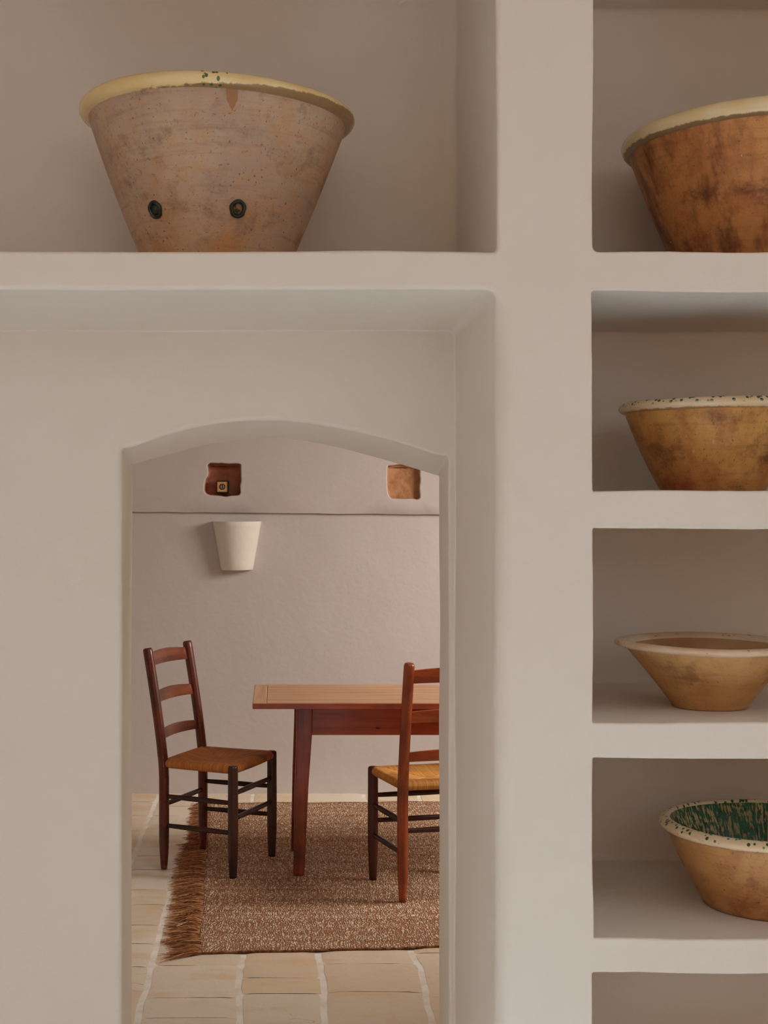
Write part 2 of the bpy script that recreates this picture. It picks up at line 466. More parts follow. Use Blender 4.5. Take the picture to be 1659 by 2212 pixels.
# ---------------------------------------------------------------- glazed earthenware bowls
def mat_body(name, c1, c2, c3, dark, dark_amt=.5, streak=0.0, flecks=0.0, gloss=.55, hz=.2, speck=.6, drip=None):
    t = NT(name, gloss, .4)
    n = t.noise(5.5, 5, .6); c = t.mix(t.ramp(n, .38, .62), c1, c2); c = t.mix(t.ramp(t.noise(21, 7, .7), .5, .66, 0, .45), c, c3)
    X, Y, Z = t.sep()
    n2 = t.noise(9, 6, .65, vec=t.mapping((1, 1, 1.0), loc=(3, 1, 2)))
    low = t.ramp(Z, hz*.55, 0, 0, .55)
    c = t.mix(t.math('MINIMUM', t.math('ADD', t.ramp(n2, .5, .72, 0, .7), t.math('MULTIPLY', low, t.ramp(n2, .3, .6))), 1.0), c, c3)
    if streak:
        ns = t.noise(16, 5, .6, vec=t.mapping((1.6, 1.6, .22)))
        c = t.mix(t.ramp(ns, .45, .7, 0, streak), c, dark)
    # throwing lines
    nr = t.noise(10, 5, .65, vec=t.mapping((.7, .7, 9)))
    c = t.mix(t.ramp(nr, .5, .75, 0, .28), c, dark)
    nd = t.noise(14, 8, .72, vec=t.mapping((1, 1, 1.3), loc=(7, 0, 1)))
    c = t.mix(t.ramp(nd, .50, .70, 0, dark_amt*1.15), c, dark)
    sp = t.ramp(t.noise(170, 4, .7), .60, .68, 0, speck)
    c = t.mix(sp, c, tuple(x*.35 for x in dark[:3])+(1,))
    sp2 = t.ramp(t.voro(78, vec=t.mapping((1, 1, .8), loc=(1, 4, 2))), .10, .16, 1, 0)
    msk = t.ramp(t.noise(12, 2), .55, .62)
    c = t.mix(t.math('MULTIPLY', t.math('MULTIPLY', sp2, msk), speck), c, tuple(x*.4 for x in dark[:3])+(1,))
    if flecks:
        fk = t.ramp(t.voro(34, vec=t.mapping((1, 1, .42), loc=(2, 2, 2))), .07, .10, 1, 0)
        mk = t.ramp(t.noise(9, 2, vec=t.mapping((1, 1, 1), loc=(9, 9, 9))), .48, .52)
        c = t.mix(t.math('MULTIPLY', t.math('MULTIPLY', fk, mk), flecks), c, lin(232, 222, 214))
    if drip:
        d = t.math('SUBTRACT', t.math('MULTIPLY', t.math('SUBTRACT', Z, drip[1]), .55), t.math('ABSOLUTE', t.math('SUBTRACT', X, drip[0])))
        d = t.math('MULTIPLY', t.ramp(d, 0, .0015), t.math('LESS_THAN', Y, 0.0))
        d = t.math('MULTIPLY', d, t.math('LESS_THAN', t.math('ABSOLUTE', t.math('SUBTRACT', X, drip[0])), .0105))
        c = t.mix(t.math('MULTIPLY', d, .75), c, lin(168, 108, 58))
    t.color(c); t.rough(t.ramp(n2, .3, .7, gloss-.1, gloss+.15))
    t.bump(nr, .25, .004); t.bump(nd, .3, .002); t.bump(t.noise(140, 3), .25, .001)
    return t.m
def mat_rim(name, c1, c2, brown, green, g_thr=.6, g_amt=1.0, zlo=None, b_thr=.62, gscale=60, gloss=.22, yb=None, cluster=None):
    t = NT(name, gloss, .5, .25)
    c = t.mix(t.ramp(t.noise(7, 4), .35, .65), c1, c2)
    X, Y, Z = t.sep()
    nb = t.noise(42, 6, .7)
    c = t.mix(t.ramp(nb, b_thr, b_thr+.06, 0, .85), c, brown)
    if zlo is not None:   # worn unglazed lower edge
        e = t.ramp(t.math('ADD', Z, t.math('MULTIPLY', t.math('SUBTRACT', t.noise(38, 6, .75), .5), .012)), zlo-.0012, zlo+.0012, 1, 0)
        c = t.mix(t.math('MULTIPLY', e, .8), c, brown)
    sp = t.voro(gscale, vec=t.mapping((1, 1, .7)))
    dots = t.ramp(sp, .30, .38, 1, 0)
    mk = t.ramp(t.noise(6.5, 3, .6, vec=t.mapping((1, 1, 1), loc=(5, 2, 8))), g_thr, g_thr+.05)
    if cluster:
        ck = t.ramp(t.math('ABSOLUTE', t.math('SUBTRACT', X, cluster)), .022, .034, 1, 0)
        mk = t.math('MAXIMUM', t.math('MULTIPLY', mk, .5), t.math('MULTIPLY', ck, t.math('LESS_THAN', Y, 0.0)))
    g = t.math('MULTIPLY', t.math('MULTIPLY', dots, mk), g_amt)
    if yb is not None:
        g = t.math('MULTIPLY', g, t.ramp(Z, yb-.004, yb+.003))
    c = t.mix(g, c, green)
    t.color(c); t.bump(t.noise(30, 4), .25, .003); t.bump(nb, .15, .002)
    return t.m
def simple_clay(name, a, b, gloss=.5):
    t = NT(name, gloss, .4); t.color(t.mix(t.ramp(t.noise(8, 6, .65), .35, .68), a, b))
    t.bump(t.noise(9, 4, vec=t.mapping((.6, .6, 8))), .3, .004); return t.m
def mat_green_drip():
    t = NT('green_dripped_glaze', .08, .5, .45)
    X, Y, Z = t.sep()
    ang = t.math('ARCTAN2', X, Y)
    v = t.comb(t.math('MULTIPLY', ang, 9.0), t.math('MULTIPLY', Z, 9.0), 0.0)
    n = t.noise(3.6, 6, .68, vec=v, dist=.4)
    v2 = t.comb(t.math('MULTIPLY', ang, 9.0), t.math('MULTIPLY', Z, 60.0), 3.0)
    n2 = t.noise(1.4, 4, .6, vec=v2)
    f = t.ramp(t.math('ADD', n, t.math('MULTIPLY', t.math('SUBTRACT', n2, .5), .45)), .445, .49)
    base = t.mix(t.ramp(t.noise(6, 3), .4, .6), lin(206, 188, 132), lin(176, 160, 104))
    gr = t.mix(t.ramp(n2, .35, .65), lin(6, 46, 26), lin(18, 104, 58))
    t.color(t.mix(f, base, gr)); t.bump(n, .15, .003)
    t.b.inputs['Coat Roughness'].default_value = .04
    return t.m

def bowl(name, label, c, R, base, H, lip_h, lip_out, mats, warp=0.0, rot=0.0, group=None, seed=0, wall=.014, bow=.004, lip_flat=False, slope=False):
    """round bowl: c = centre on the shelf; R outer lip radius; base radius; H height"""
    root = empty(name, c, rot); tag(root, label, 'bowl', group)
    Rn = R-lip_out                         # radius of the body under the lip
    zt = H-lip_h
    cr_, sr_ = cos(rot), sin(rot)
    def wob(r, a, z):
        k = z/H
        rr = r*(1+.006*k*sin(2*a+seed)+.003*k*sin(3*a+seed*2))
        gx_ = rr*cos(a+rot)
        return rr, z+warp*gx_*k*k+.0012*k*sin(3*a+seed)
    # body, outside and under the foot
    prof = [(0.0005, .004), (base*.55, .004), (base*.9, .003), (base*.96, 0.0), (base*.995, .002), (base, .006)]
    for k in range(1, 25):
        f = k/24
        prof.append((base+(Rn-base)*f+bow*sin(pi*f), .006+(zt-.006)*f))
    b = bmesh.new(); lathe(b, prof, 128, wob=wob); obj('body', b, mats[0], root)
    # rolled lip
    b = bmesh.new(); pr = []
    cz = H-lip_h*.5; inner = Rn-wall
    pr.append((Rn-.002, zt-.001))
    if slope:
        inner = Rn-.009
        pr += [(Rn+lip_out*.5, zt+lip_h*.06), (R-.0012, zt+lip_h*.26), (R, zt+lip_h*.46), (R-.0025, zt+lip_h*.68), (Rn+lip_out*.45, zt+lip_h*.88), (Rn+lip_out*.05, H-.0003), (Rn-.004, H), (Rn-.0075, H-.002), (inner, H-.006)]
    elif lip_flat:
        pr += [(Rn+lip_out*.35, zt+.001), (Rn+lip_out*.8, zt+lip_h*.22), (R, zt+lip_h*.5), (R-.001, zt+lip_h*.78), (R-.004, H-.001), (R-.009, H), (Rn+lip_out*.1, H-.003), (inner+.004, H-.007), (inner, H-.012)]
    else:
        hw = (R-inner)/2; mx = (R+inner)/2
        for k in range(21):
            a = -pi*.40+(pi*1.25)*k/20
            pr.append((mx+hw*cos(a)*(1.0), cz+lip_h*.5*sin(a)*(1.0 if a > 0 else 1.0)))
        pr.append((inner, cz-lip_h*.3))
    lathe(b, pr, 128, wob=wob); rim_o = obj('rim', b, mats[1], root)
    # glazed inside
    b = bmesh.new(); pi_ = [(inner+.001, pr[-1][1]+.002)]
    for k in range(1, 19):
        f = k/18
        pi_.append((inner+(base-wall*.6-inner)*f, pr[-1][1]+(wall-pr[-1][1])*f))
    pi_ += [(base*.6, wall*.85), (.0005, wall*.8)]
    lathe(b, pi_, 128, wob=wob)
    for f in b.faces: f.normal_flip()
    obj('inside_glaze', b, mats[2], root)
    return root
z1 = fz(543)+.0008; z2 = fz(1061)+.001; z3 = fz(1561)+.001; z4 = fz(2029)+.001
m_in = simple_clay('pale_inside_glaze', lin(206, 176, 128), lin(186, 150, 100), .25)
b1 = bowl('large_basin', 'largest earthenware basin with yellow lip and two dark plugs in the top left niche', (wpos(469, 541, 2.80).x, 2.80, z1), .275, .138, .336, .028, .018,
    (mat_body('mauve_clay', lin(206, 172, 140), lin(190, 158, 134), lin(206, 150, 98), lin(112, 78, 56), .42, 0, 0, .7, .336, .7, (.038, .268)),
     mat_rim('yellow_glaze', lin(250, 220, 158), lin(240, 202, 136), lin(124, 80, 42), lin(40, 84, 38), .60, .9, .3125, .66, 100, .22, None, .008), m_in), warp=-.040, seed=1.0)
# two plugged drain holes low on the basin's side
M_PLUG = NT('dark_green_glaze', .35, .5); M_PLUG.color(M_PLUG.mix(M_PLUG.ramp(M_PLUG.noise(90, 4), .45, .6), lin(26, 34, 26), lin(58, 60, 40))); M_PLUG = M_PLUG.m
M_PLUGC = NT('plug_centre', .5, .4); M_PLUGC.color(M_PLUGC.mix(M_PLUGC.ramp(M_PLUGC.noise(120, 4), .45, .55), lin(140, 104, 62), lin(50, 46, 32))); M_PLUGC = M_PLUGC.m
def surf_r(z): f = (z-.006)/(.302-.006); return .138+(.257-.138)*f+.004*sin(pi*f)
for ang, zz, full in ((radians(-90+15.0), .103, True), (radians(-90-38), .108, False)):
    r0 = surf_r(zz); nrm = Vector((cos(ang), sin(ang), -.38)).normalized()
    cpt = Vector((r0*cos(ang), r0*sin(ang), zz)); tx = Vector((-sin(ang), cos(ang), 0)); tz = nrm.cross(tx)
    b = bmesh.new(); g = []
    n_ = 28
    for (rr, hh) in ((.0165, -.003), (.0155, .003), (.0125, .0045), (.0095, .002), (.009, -.002)):
        g.append([b.verts.new(cpt+tx*cos(2*pi*k/n_)*rr*(1+.06*sin(5*2*pi*k/n_))+tz*sin(2*pi*k/n_)*rr*1.12+nrm*hh) for k in range(n_)])
    for r0_, r1_ in zip(g, g[1:]): ring_strip(b, r0_, r1_)
    bmesh.ops.recalc_face_normals(b, faces=b.faces)
    po = obj('drain_plug', b, M_PLUG, b1); po['label'] = 'round dark green glazed plug'
    b = bmesh.new()
    cen = b.verts.new(cpt+nrm*.004); rg = [b.verts.new(cpt+tx*cos(2*pi*k/n_)*.0098+tz*sin(2*pi*k/n_)*.0108-nrm*.001) for k in range(n_)]
    md = [b.verts.new(cpt+tx*cos(2*pi*k/n_)*.006+tz*sin(2*pi*k/n_)*.0066+nrm*.0030) for k in range(n_)]
    ring_strip(b, rg, md)
    for k in range(n_): b.faces.new((md[k], md[(k+1) % n_], cen))
    bmesh.ops.recalc_face_normals(b, faces=b.faces)
    obj('plug_centre', b, M_PLUGC if full else M_PLUG, po)

bowl('deep_basin', 'deep orange-brown basin with pale yellow lip and white paint flecks, top right niche', (wpos(1662, 541, 2.80).x, 2.80, z1), .290, .172, .292, .034, .016,
    (mat_body('orange_clay', lin(212, 146, 84), lin(194, 122, 64), lin(164, 92, 48), lin(92, 48, 28), .6, .75, .9, .45, .29, .5),
     mat_rim('straw_glaze', lin(246, 222, 172), lin(236, 206, 152), lin(112, 70, 40), lin(20, 84, 40), .66, 1, .262, .68, 40), m_in), seed=2.2, rot=.6, warp=.004)
bowl('flared_bowl', 'ochre stained bowl with cream lip flecked green, in the right niche below the deep basin', (wpos(1539, 1060, 2.75).x, 2.75, z2), .182, .101, .178, .022, .013,
    (mat_body('ochre_clay', lin(214, 160, 88), lin(200, 138, 68), lin(162, 92, 48), lin(96, 54, 32), .6, .15, .25, .42, .178, .6),
     mat_rim('cream_glaze', lin(238, 216, 180), lin(230, 198, 150), lin(160, 104, 60), lin(24, 96, 56), .24, 1, .158, .70, 100, .2, .1685), m_in), seed=3.1, rot=1.4, slope=True)
clay_in = simple_clay('worn_clay_inside', lin(196, 152, 108), lin(168, 112, 76), .7)
bowl('shallow_bowl', 'wide shallow unglazed ochre bowl with flat pale rim, third shelf down on the right', (wpos(1533, 1530, 2.70).x, 2.70, z3), .181, .073, .129, .016, .022,
    (mat_body('pale_ochre_clay', lin(204, 154, 96), lin(196, 144, 88), lin(182, 122, 70), lin(104, 58, 38), .45, 0, .0, .75, .05, .35),
     mat_rim('worn_pale_rim', lin(236, 208, 176), lin(218, 180, 142), lin(150, 100, 72), lin(150, 110, 80), .9, .2, None, .60, 60, .65), clay_in), seed=4.4, rot=.3, lip_flat=True, bow=-.002)
bowl('green_glazed_bowl', 'bowl with dark green dripped glaze inside and speckled cream rim, lowest occupied right shelf', (wpos(1661, 1900, 2.72).x, 2.72, z4), .208, .126, .166, .022, .013,
    (mat_body('honey_clay', lin(204, 152, 94), lin(192, 136, 78), lin(164, 100, 54), lin(104, 62, 36), .5, 0, .25, .45, .166, .6),
     mat_rim('speckled_rim', lin(244, 218, 178), lin(236, 204, 160), lin(150, 96, 60), lin(14, 84, 48), .22, 1, .146, .74, 105, .3, .1545), mat_green_drip()), seed=5.0, rot=2.0, slope=True)

# ---------------------------------------------------------------- wood
def wood(name, a, b, dark, axis='Z', gloss=.32, sc=1.0, knots=False):
    t = NT(name, gloss, .45, .15)
    st = {'Z': (14, 14, .9), 'X': (.9, 14, 14), 'Y': (14, .9, 14)}[axis]
    v = t.mapping(tuple(q*sc for q in st))
    n = t.noise(2.2, 6, .62, vec=v, dist=.4); n2 = t.noise(4.5, 4, .6)
    c = t.mix(t.ramp(n, .36, .64), a, b)
    c = t.mix(t.ramp(n2, .42, .72, 0, .75), c, dark)
    fine = t.noise(14, 4, .7, vec=v); c = t.mix(t.ramp(fine, .55, .75, 0, .45), c, dark)
    if knots:
        k = t.ramp(t.voro(4.2, vec=t.mapping((1, 1, 2.5))), .045, .075, 1, 0); c = t.mix(k, c, tuple(q*.3 for q in dark[:3])+(1,))
    t.color(c); t.rough(t.ramp(n2, .3, .7, gloss-.08, gloss+.14)); t.bump(fine, .12, .001)
    return t.m
M_POST = wood('dark_walnut_post', lin(124, 55, 30), lin(93, 36, 20), lin(44, 20, 14), 'Z', .3)
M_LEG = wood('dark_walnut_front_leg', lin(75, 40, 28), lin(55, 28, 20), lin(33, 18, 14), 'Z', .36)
M_POST2 = wood('russet_post', lin(176, 87, 42), lin(142, 61, 30), lin(84, 35, 20), 'Z', .34)
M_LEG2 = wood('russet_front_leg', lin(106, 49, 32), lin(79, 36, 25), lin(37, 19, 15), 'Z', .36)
M_RUNG = wood('dark_rung', lin(73, 36, 25), lin(53, 26, 18), lin(28, 14, 12), 'X', .38)
M_SLAT = wood('brown_slat', lin(135, 70, 40), lin(109, 51, 30), lin(61, 29, 18), 'X', .28)
M_SLAT2 = wood('russet_slat', lin(195, 94, 47), lin(166, 73, 36), lin(101, 40, 23), 'X', .32, knots=True)
def mat_rush(name, a, b, dark):
    t = NT(name, .6, .3)
    X, Y, Z = t.sep()
    s = t.new('ShaderNodeAttribute', attribute_name='strand'); sv = s.outputs['Fac']
    vec = t.comb(t.math('MULTIPLY', sv, 1.0), 0.0, 0.0)
    rnd = t.noise(.55, 3, .8, vec=vec)
    w = t.math('ABSOLUTE', t.math('SINE', t.math('MULTIPLY', sv, pi)))
    c = t.mix(t.ramp(rnd, .35, .65), a, b)
    c = t.mix(t.ramp(t.noise(9, 4, .6), .5, .72, 0, .6), c, dark)
    c = t.mix(t.ramp(w, 0, .45, .7, 0), c, dark)
    t.color(c); return t.m
M_RUSH = mat_rush('brown_rush', lin(188, 112, 56), lin(222, 146, 76), lin(110, 56, 32))
M_RUSH2 = mat_rush('golden_rush', lin(208, 138, 66), lin(240, 178, 98), lin(136, 74, 38))

# ---------------------------------------------------------------- ladder-back chair
WF, WR, DP = .1925, .1775, .1625
def seat_mesh():
    nx, ny = 170, 150; th = .017; zs = .438; PITCH = .0062
    def cheb(n): return [(.5-.5*cos(pi*k/n))*.55+.45*k/n for k in range(n+1)]
    us, vs = cheb(nx), cheb(ny); verts = []; strand = []; faces = []
    y0, y1 = -DP-.010, DP+.012
    def P(u, v):
        y = y0+(y1-y0)*v; hw = (WR+(WF-WR)*v)+.012
        # the rails bow slightly outwards between posts
        x = (2*u-1)*hw
        y += .008*(2*v-1)*(1-(2*u-1)**2)*abs(2*v-1)
        return x, y, hw
    for side in (1, -1):
        for v in vs:
            for u in us:
                x, y, hw = P(u, v)
                a = abs(2*u-1); b_ = abs(2*v-1)
                ex = (1-a)*hw; ey = (1-b_)*(y1-y0)/2; e = min(ex, ey)
                q = min(e/th, 1); z = th*math.sqrt(max(0, 1-(1-q)**2))
                s = y if ex < ey else x
                s = s/PITCH
                ridge = abs(sin(pi*s)); amp = .0014
                z = z+amp*(ridge-.5)*min(1, q*1.5)
                puff = .004*max(0, 1-abs(e-.05)/.05) - .012*min(1, (max(0, e-.03)/.12))
                diag = abs(ex-ey)
                puff -= .0035*math.exp(-(diag/.006)**2)*min(1, e/.03)
                # rails: side rails sit slightly lower in the middle
                sag = -.006*(1-a*a)*(1-b_*b_)
                zz = zs+side*z+(puff if side > 0 else -puff*.3)+sag
                if side < 0 and q >= 1: zz = zs-th+.004
                k = (ridge-.5)*.0012*(1-q)
                if ex < ey: x += math.copysign(k, x)
                else: y += math.copysign(k, y)
                verts.append((x, y, zz)); strand.append(s)
    W_ = nx+1; off = W_*(ny+1)
    for j in range(ny):
        for i in range(nx):
            a = j*W_+i; faces.append((a, a+1, a+1+W_, a+W_)); c = a+off; faces.append((c, c+W_, c+1+W_, c+1))
    me = bpy.data.meshes.new('seat'); me.from_pydata(verts, [], faces)
    at = me.attributes.new('strand', 'FLOAT', 'POINT'); at.data.foreach_set('value', strand)
    me.update(); return me
SEAT = seat_mesh()
def rear_y(z):
    if z <= .40: return 0.0
    t = (z-.40)/.51
    return -.078*(t**1.25)
def make_chair(name, label, mats, golden=False):
    root = empty(name, (0, 0, 0)); tag(root, label, 'chair', 'ladder-back chairs around the table')
    mp, ml, ms, mr, mru = mats
    for sx in (-1, 1):
        b = bmesh.new(); pts = []; rd = []
        for z, r in ((0, .0135), (.02, .015), (.06, .018), (.12, .0205), (.2, .0212), (.3, .0212), (.38, .0212), (.44, .0212), (.52, .021), (.6, .0208), (.7, .0208), (.8, .0208), (.88, .0208), (.903, .0205), (.911, .0185), (.914, .013)):
            pts.append((sx*WR, -DP+rear_y(z), z)); rd.append(r)
        tube(b, pts, rd, 24); obj('rear_post', b, mp, root)
        b = bmesh.new(); pts = []; rd = []
        for z, r in ((0, .0145), (.02, .016), (.06, .018), (.12, .0205), (.2, .0212), (.3, .021), (.38, .0205), (.43, .0205), (.447, .0202), (.453, .0185), (.456, .013)):
            pts.append((sx*WF, DP, z)); rd.append(r)
        tube(b, pts, rd, 24); obj('front_leg', b, ml, root)
    def rung(p, q, r0=.0085, r1=.0112, nm='stretcher'):
        b = bmesh.new(); p = Vector(p); q = Vector(q)
        pts = [p+(q-p)*k/8 for k in range(9)]; rd = [r0+(r1-r0)*sin(pi*k/8) for k in range(9)]
        tube(b, pts, rd, 12); obj(nm, b, mr, root)
    for sx in (-1, 1):
        for z in (.303, .182): rung((sx*WR, -DP, z), (sx*WF, DP, z))
    for z in (.340, .238): rung((-WF, DP, z), (WF, DP, z))
    rung((-WR, -DP, .267), (WR, -DP, .267))
    for zt, hh in ((.897, .058), (.737, .050), (.580, .044)):
        b = bmesh.new(); n_ = 20; rings = []
        for k in range(n_+1):
            u = 2*k/n_-1; x = u*WR; bow = -.020*(1-u*u)
            top = zt-.012*u*u*1.0+.0; bot = zt-hh-.004*u*u
            y_t = -DP+rear_y(zt)+bow; y_b = -DP+rear_y(zt-hh)+bow; t_ = .005
            rings.append([b.verts.new(c_) for c_ in ((x, y_b-t_, bot), (x, y_b+t_, bot), (x, y_t+t_*.8, top), (x, y_t-t_*.8, top))])
        for r0, r1 in zip(rings, rings[1:]):
            for q in range(4): b.faces.new((r0[q], r1[q], r1[(q+1) % 4], r0[(q+1) % 4]))
        b.faces.new(rings[0]); b.faces.new(rings[-1][::-1])
        bmesh.ops.recalc_face_normals(b, faces=b.faces)
        bevel(obj('back_slat', b, ms, root), .0025, 2, 50)
    obj('seat', SEAT if not golden else SEAT.copy(), mru, root)
    return root
ch1 = make_chair('dining_chair', 'dark ladder-back chair with brown rush seat left of the table, facing it', (M_POST, M_LEG, M_SLAT, M_RUNG, M_RUSH))
ch1.location = (-.242, 5.865, .006); ch1.rotation_euler = (0, 0, radians(-114))
ch2 = make_chair('dining_chair', 'russet ladder-back chair with golden rush seat in front of the table', (M_POST2, M_LEG2, M_SLAT2, M_RUNG, M_RUSH2), True)
ch2.location = (.618, 5.48, .009); ch2.rotation_euler = (0, 0, radians(13.6))

# ---------------------------------------------------------------- table
def mat_top(name, axis, seams):
    t = NT(name, .42, .4, .1)
    st = (1.1, 16, 16) if axis == 'X' else (16, 1.1, 16)
    v = t.mapping(st)
    n = t.noise(2.4, 7, .65, vec=v, dist=.6)
    c = t.mix(t.ramp(n, .36, .66), lin(206, 156, 112), lin(178, 126, 84))
    c = t.mix(t.ramp(t.noise(9, 5, .7, vec=v), .58, .72, 0, .7), c, lin(126, 78, 48))
    X, Y, Z = t.sep()
    if seams:
        for s in seams:
            d = t.math('ABSOLUTE', t.math('SUBTRACT', Y, s)); k = t.ramp(d, .0012, .004, 1, 0); c = t.mix(t.math('MULTIPLY', k, .8), c, lin(84, 46, 28))
    t.color(c); t.bump(n, .15, .002); return t.m
M_TOP = mat_top('pale_pine_top', 'X', (-.20, .02, .20)); M_BREAD = mat_top('pale_pine_end', 'Y', None)
M_APRON = wood('red_stained_pine', lin(186, 87, 43), lin(156, 66, 34), lin(110, 44, 25), 'X', .36, 1.2, True)
M_EDGE = wood('red_stained_edge', lin(192, 94, 51), lin(161, 70, 38), lin(122, 51, 30), 'X', .4)
M_TLEG = wood('red_brown_leg', lin(174, 80, 41), lin(133, 56, 32), lin(61, 28, 19), 'Z', .32, .8)
tz = .722; ty0, ty1 = 5.575, 6.165; tx0 = -.0925; tx1 = 1.52; tyc = (ty0+ty1)/2
tab = empty('dining_table', (0, tyc, .008)); tag(tab, 'narrow wooden table with pale plank top and reddish tapered legs, on the rug', 'table')
hz = tz-.008
bm = bmesh.new(); box(bm, tx0+.058, tx1-.058, ty0-tyc+.001, ty1-tyc-.001, hz-.022, hz)
bevel(obj('tabletop', bm, M_TOP, tab, False), .002, 2)
for xa, xb in ((tx0, tx0+.0575), (tx1-.0575, tx1)):
    bm = bmesh.new(); box(bm, xa, xb, ty0-tyc, ty1-tyc, hz-.022, hz); bevel(obj('end_board', bm, M_BREAD, tab, False), .004, 3)
# darker stained edge strips along the front and back of the top
for yy in (ty0-tyc-.004, ty1-tyc):
    bm = bmesh.new(); box(bm, tx0+.001, tx1-.001, yy, yy+.004, hz-.024, hz-.002)
    bevel(obj('edge_strip', bm, M_EDGE, tab, False), .0015, 2)
def table_leg(x_in, y_in, sx, sy):
    b = bmesh.new(); rr = []
    # outer corner moves outwards towards the foot, inner faces taper
    for z, w, ox, oy in ((hz-.022, .064, 0, 0), (hz-.14, .063, .001, 0), (.36, .055, .008, .006), (.04, .046, .014, .012), (.012, .044, .015, .013), (0, .040, .013, .011)):
        xo = x_in-sx*ox if sx > 0 else x_in+ox; yo = y_in-sy*oy if sy > 0 else y_in+oy
        x2, y2 = xo+sx*w, yo+sy*w
        c = [(xo, yo), (x2, yo), (x2, y2), (xo, y2)]
        rr.append([b.verts.new((px_, py_, z)) for px_, py_ in c])
    for r0, r1 in zip(rr, rr[1:]): ring_strip(b, r0, r1)
    b.faces.new(rr[0]); b.faces.new(rr[-1][::-1]); bmesh.ops.recalc_face_normals(b, faces=b.faces)
    return bevel(obj('leg', b, M_TLEG, tab, False), .005, 3, 40)
lx0, lx1, ly0, ly1 = .0875, tx1-.18, ty0-tyc+.085, ty1-tyc-.075
table_leg(lx0, ly0, 1, 1); table_leg(lx1, ly0, -1, 1); table_leg(lx0-.005, ly1, 1, -1); table_leg(lx1, ly1, -1, -1)
def apron(x0_, x1_, y0_, y1_):
    b = bmesh.new(); box(b, x0_, x1_, y0_, y1_, .578-.008, hz-.0225); bevel(obj('apron', b, M_APRON, tab, False), .002, 2)
apron(lx0+.062, lx1-.062, ly0+.008, ly0+.03); apron(lx0+.062, lx1-.062, ly1-.03, ly1-.008)
apron(lx0+.008, lx0+.03, ly0+.062, ly1-.062); apron(lx1-.03, lx1-.008, ly0+.062, ly1-.062)

# ---------------------------------------------------------------- rug
def mat_rug():
    t = NT('woven_jute', .95, .08)
    X, Y, Z = t.sep()
    wv = t.noise(16, 3, .6)
    # rows of nubs: thin ribs away from viewer, broken into stitches
    xs = t.math('ADD', t.math('MULTIPLY', X, 118), t.math('MULTIPLY', t.math('SUBTRACT', wv, .5), 5.0))
    ys = t.math('ADD', t.math('MULTIPLY', Y, 60), t.math('MULTIPLY', t.math('SUBTRACT', t.noise(22, 3, .6, vec=t.mapping((1, 1, 1), loc=(4, 4, 4))), .5), 6.0))
    v = t.comb(xs, ys, 0.0)
    vo = t.voro(1.0, vec=v, rnd=.5)
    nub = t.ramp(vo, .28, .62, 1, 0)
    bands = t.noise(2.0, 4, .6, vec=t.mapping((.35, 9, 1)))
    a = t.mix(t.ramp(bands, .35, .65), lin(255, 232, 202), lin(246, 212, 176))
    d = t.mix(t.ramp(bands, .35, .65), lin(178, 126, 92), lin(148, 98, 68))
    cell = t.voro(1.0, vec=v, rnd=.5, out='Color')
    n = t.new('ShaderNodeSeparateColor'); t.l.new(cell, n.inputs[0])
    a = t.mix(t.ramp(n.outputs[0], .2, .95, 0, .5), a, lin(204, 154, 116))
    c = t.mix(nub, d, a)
    t.color(c); t.bump(nub, 1.0, .006); t.bump(t.noise(260, 3, .7), .5, .002)
    return t.m
M_RUG = mat_rug()
rugc = Vector((.6, 5.9, 0))
rA, rB, rC, rD = Vector((-.262, 4.678, 0)), Vector((1.62, 4.835, 0)), Vector((1.62, 7.12, 0)), Vector((-.335, 7.05, 0))
def rug_pt(u, v):
    p_ = (rA*(1-u)+rB*u)*(1-v)+(rD*(1-u)+rC*u)*v
    wx_ = .010*n3(v*14, 1.3)*math.exp(-u*10); wy_ = .010*n3(u*10, 7.7)*(math.exp(-v*9))+.022*n3(u*9, 2.2)*math.exp(-(1-v)*9)
    return Vector((p_.x+wx_, p_.y+wy_, 0))
rug = empty('jute_rug', (rugc.x, rugc.y, 0)); tag(rug, 'brown woven jute rug with frayed fringe lying under the table and chairs', 'rug')
bm = bmesh.new(); NU, NV = 200, 240; g = []
for j in range(NV+1):
    row = []
    for i in range(NU+1):
        u, v = i/NU, j/NV; p_ = rug_pt(u, v); e = min(u, 1-u)*1.9; e2 = min(v, 1-v)*2.3; ee = min(e, e2)
        z = .0065*min(1, (ee/.012))**.5 if ee > 0 else 0.0
        z += .0008+.0012*n3(p_.x*6, p_.y*6, 3)
        row.append(bm.verts.new((p_.x-rugc.x, p_.y-rugc.y, max(z, .0006))))
    g.append(row)
for r0, r1 in zip(g, g[1:]):
    for i in range(NU): bm.faces.new((r0[i], r0[i+1], r1[i+1], r1[i]))
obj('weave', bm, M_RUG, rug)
# bound near edge, a thin cord
def mat_cord():
    t = NT('jute_cord', .95, .1); v = t.noise(60, 4, .7)
    t.color(t.mix(t.ramp(v, .4, .62), lin(112, 70, 46), lin(168, 118, 84))); t.bump(v, .6, .003); return t.m
M_CORD = mat_cord()
for v_ in (0, 1):
    bm = bmesh.new(); pts = []; rd = []
    for k in range(240):
        p_ = rug_pt(k/239, v_)-rugc; pts.append((p_.x, p_.y, .0044)); rd.append(.0036+.0006*sin(k*2.1))
    tube(bm, pts, rd, 8); obj('bound_edge', bm, M_CORD, rug)
def mat_fringe():
    t = NT('frayed_jute', .9, .15)
    r = t.new('ShaderNodeNewGeometry').outputs['Random Per Island']
    cr = t.new('ShaderNodeValToRGB'); t.l.new(r, cr.inputs[0]); e = cr.color_ramp.elements
    e[0].position = 0; e[0].color = lin(112, 68, 46); e[1].position = 1; e[1].color = lin(232, 190, 142)
    x = e.new(.45); x.color = lin(176, 118, 78); x = e.new(.85); x.color = lin(208, 148, 98)
    t.color(cr.outputs[0]); return t.m
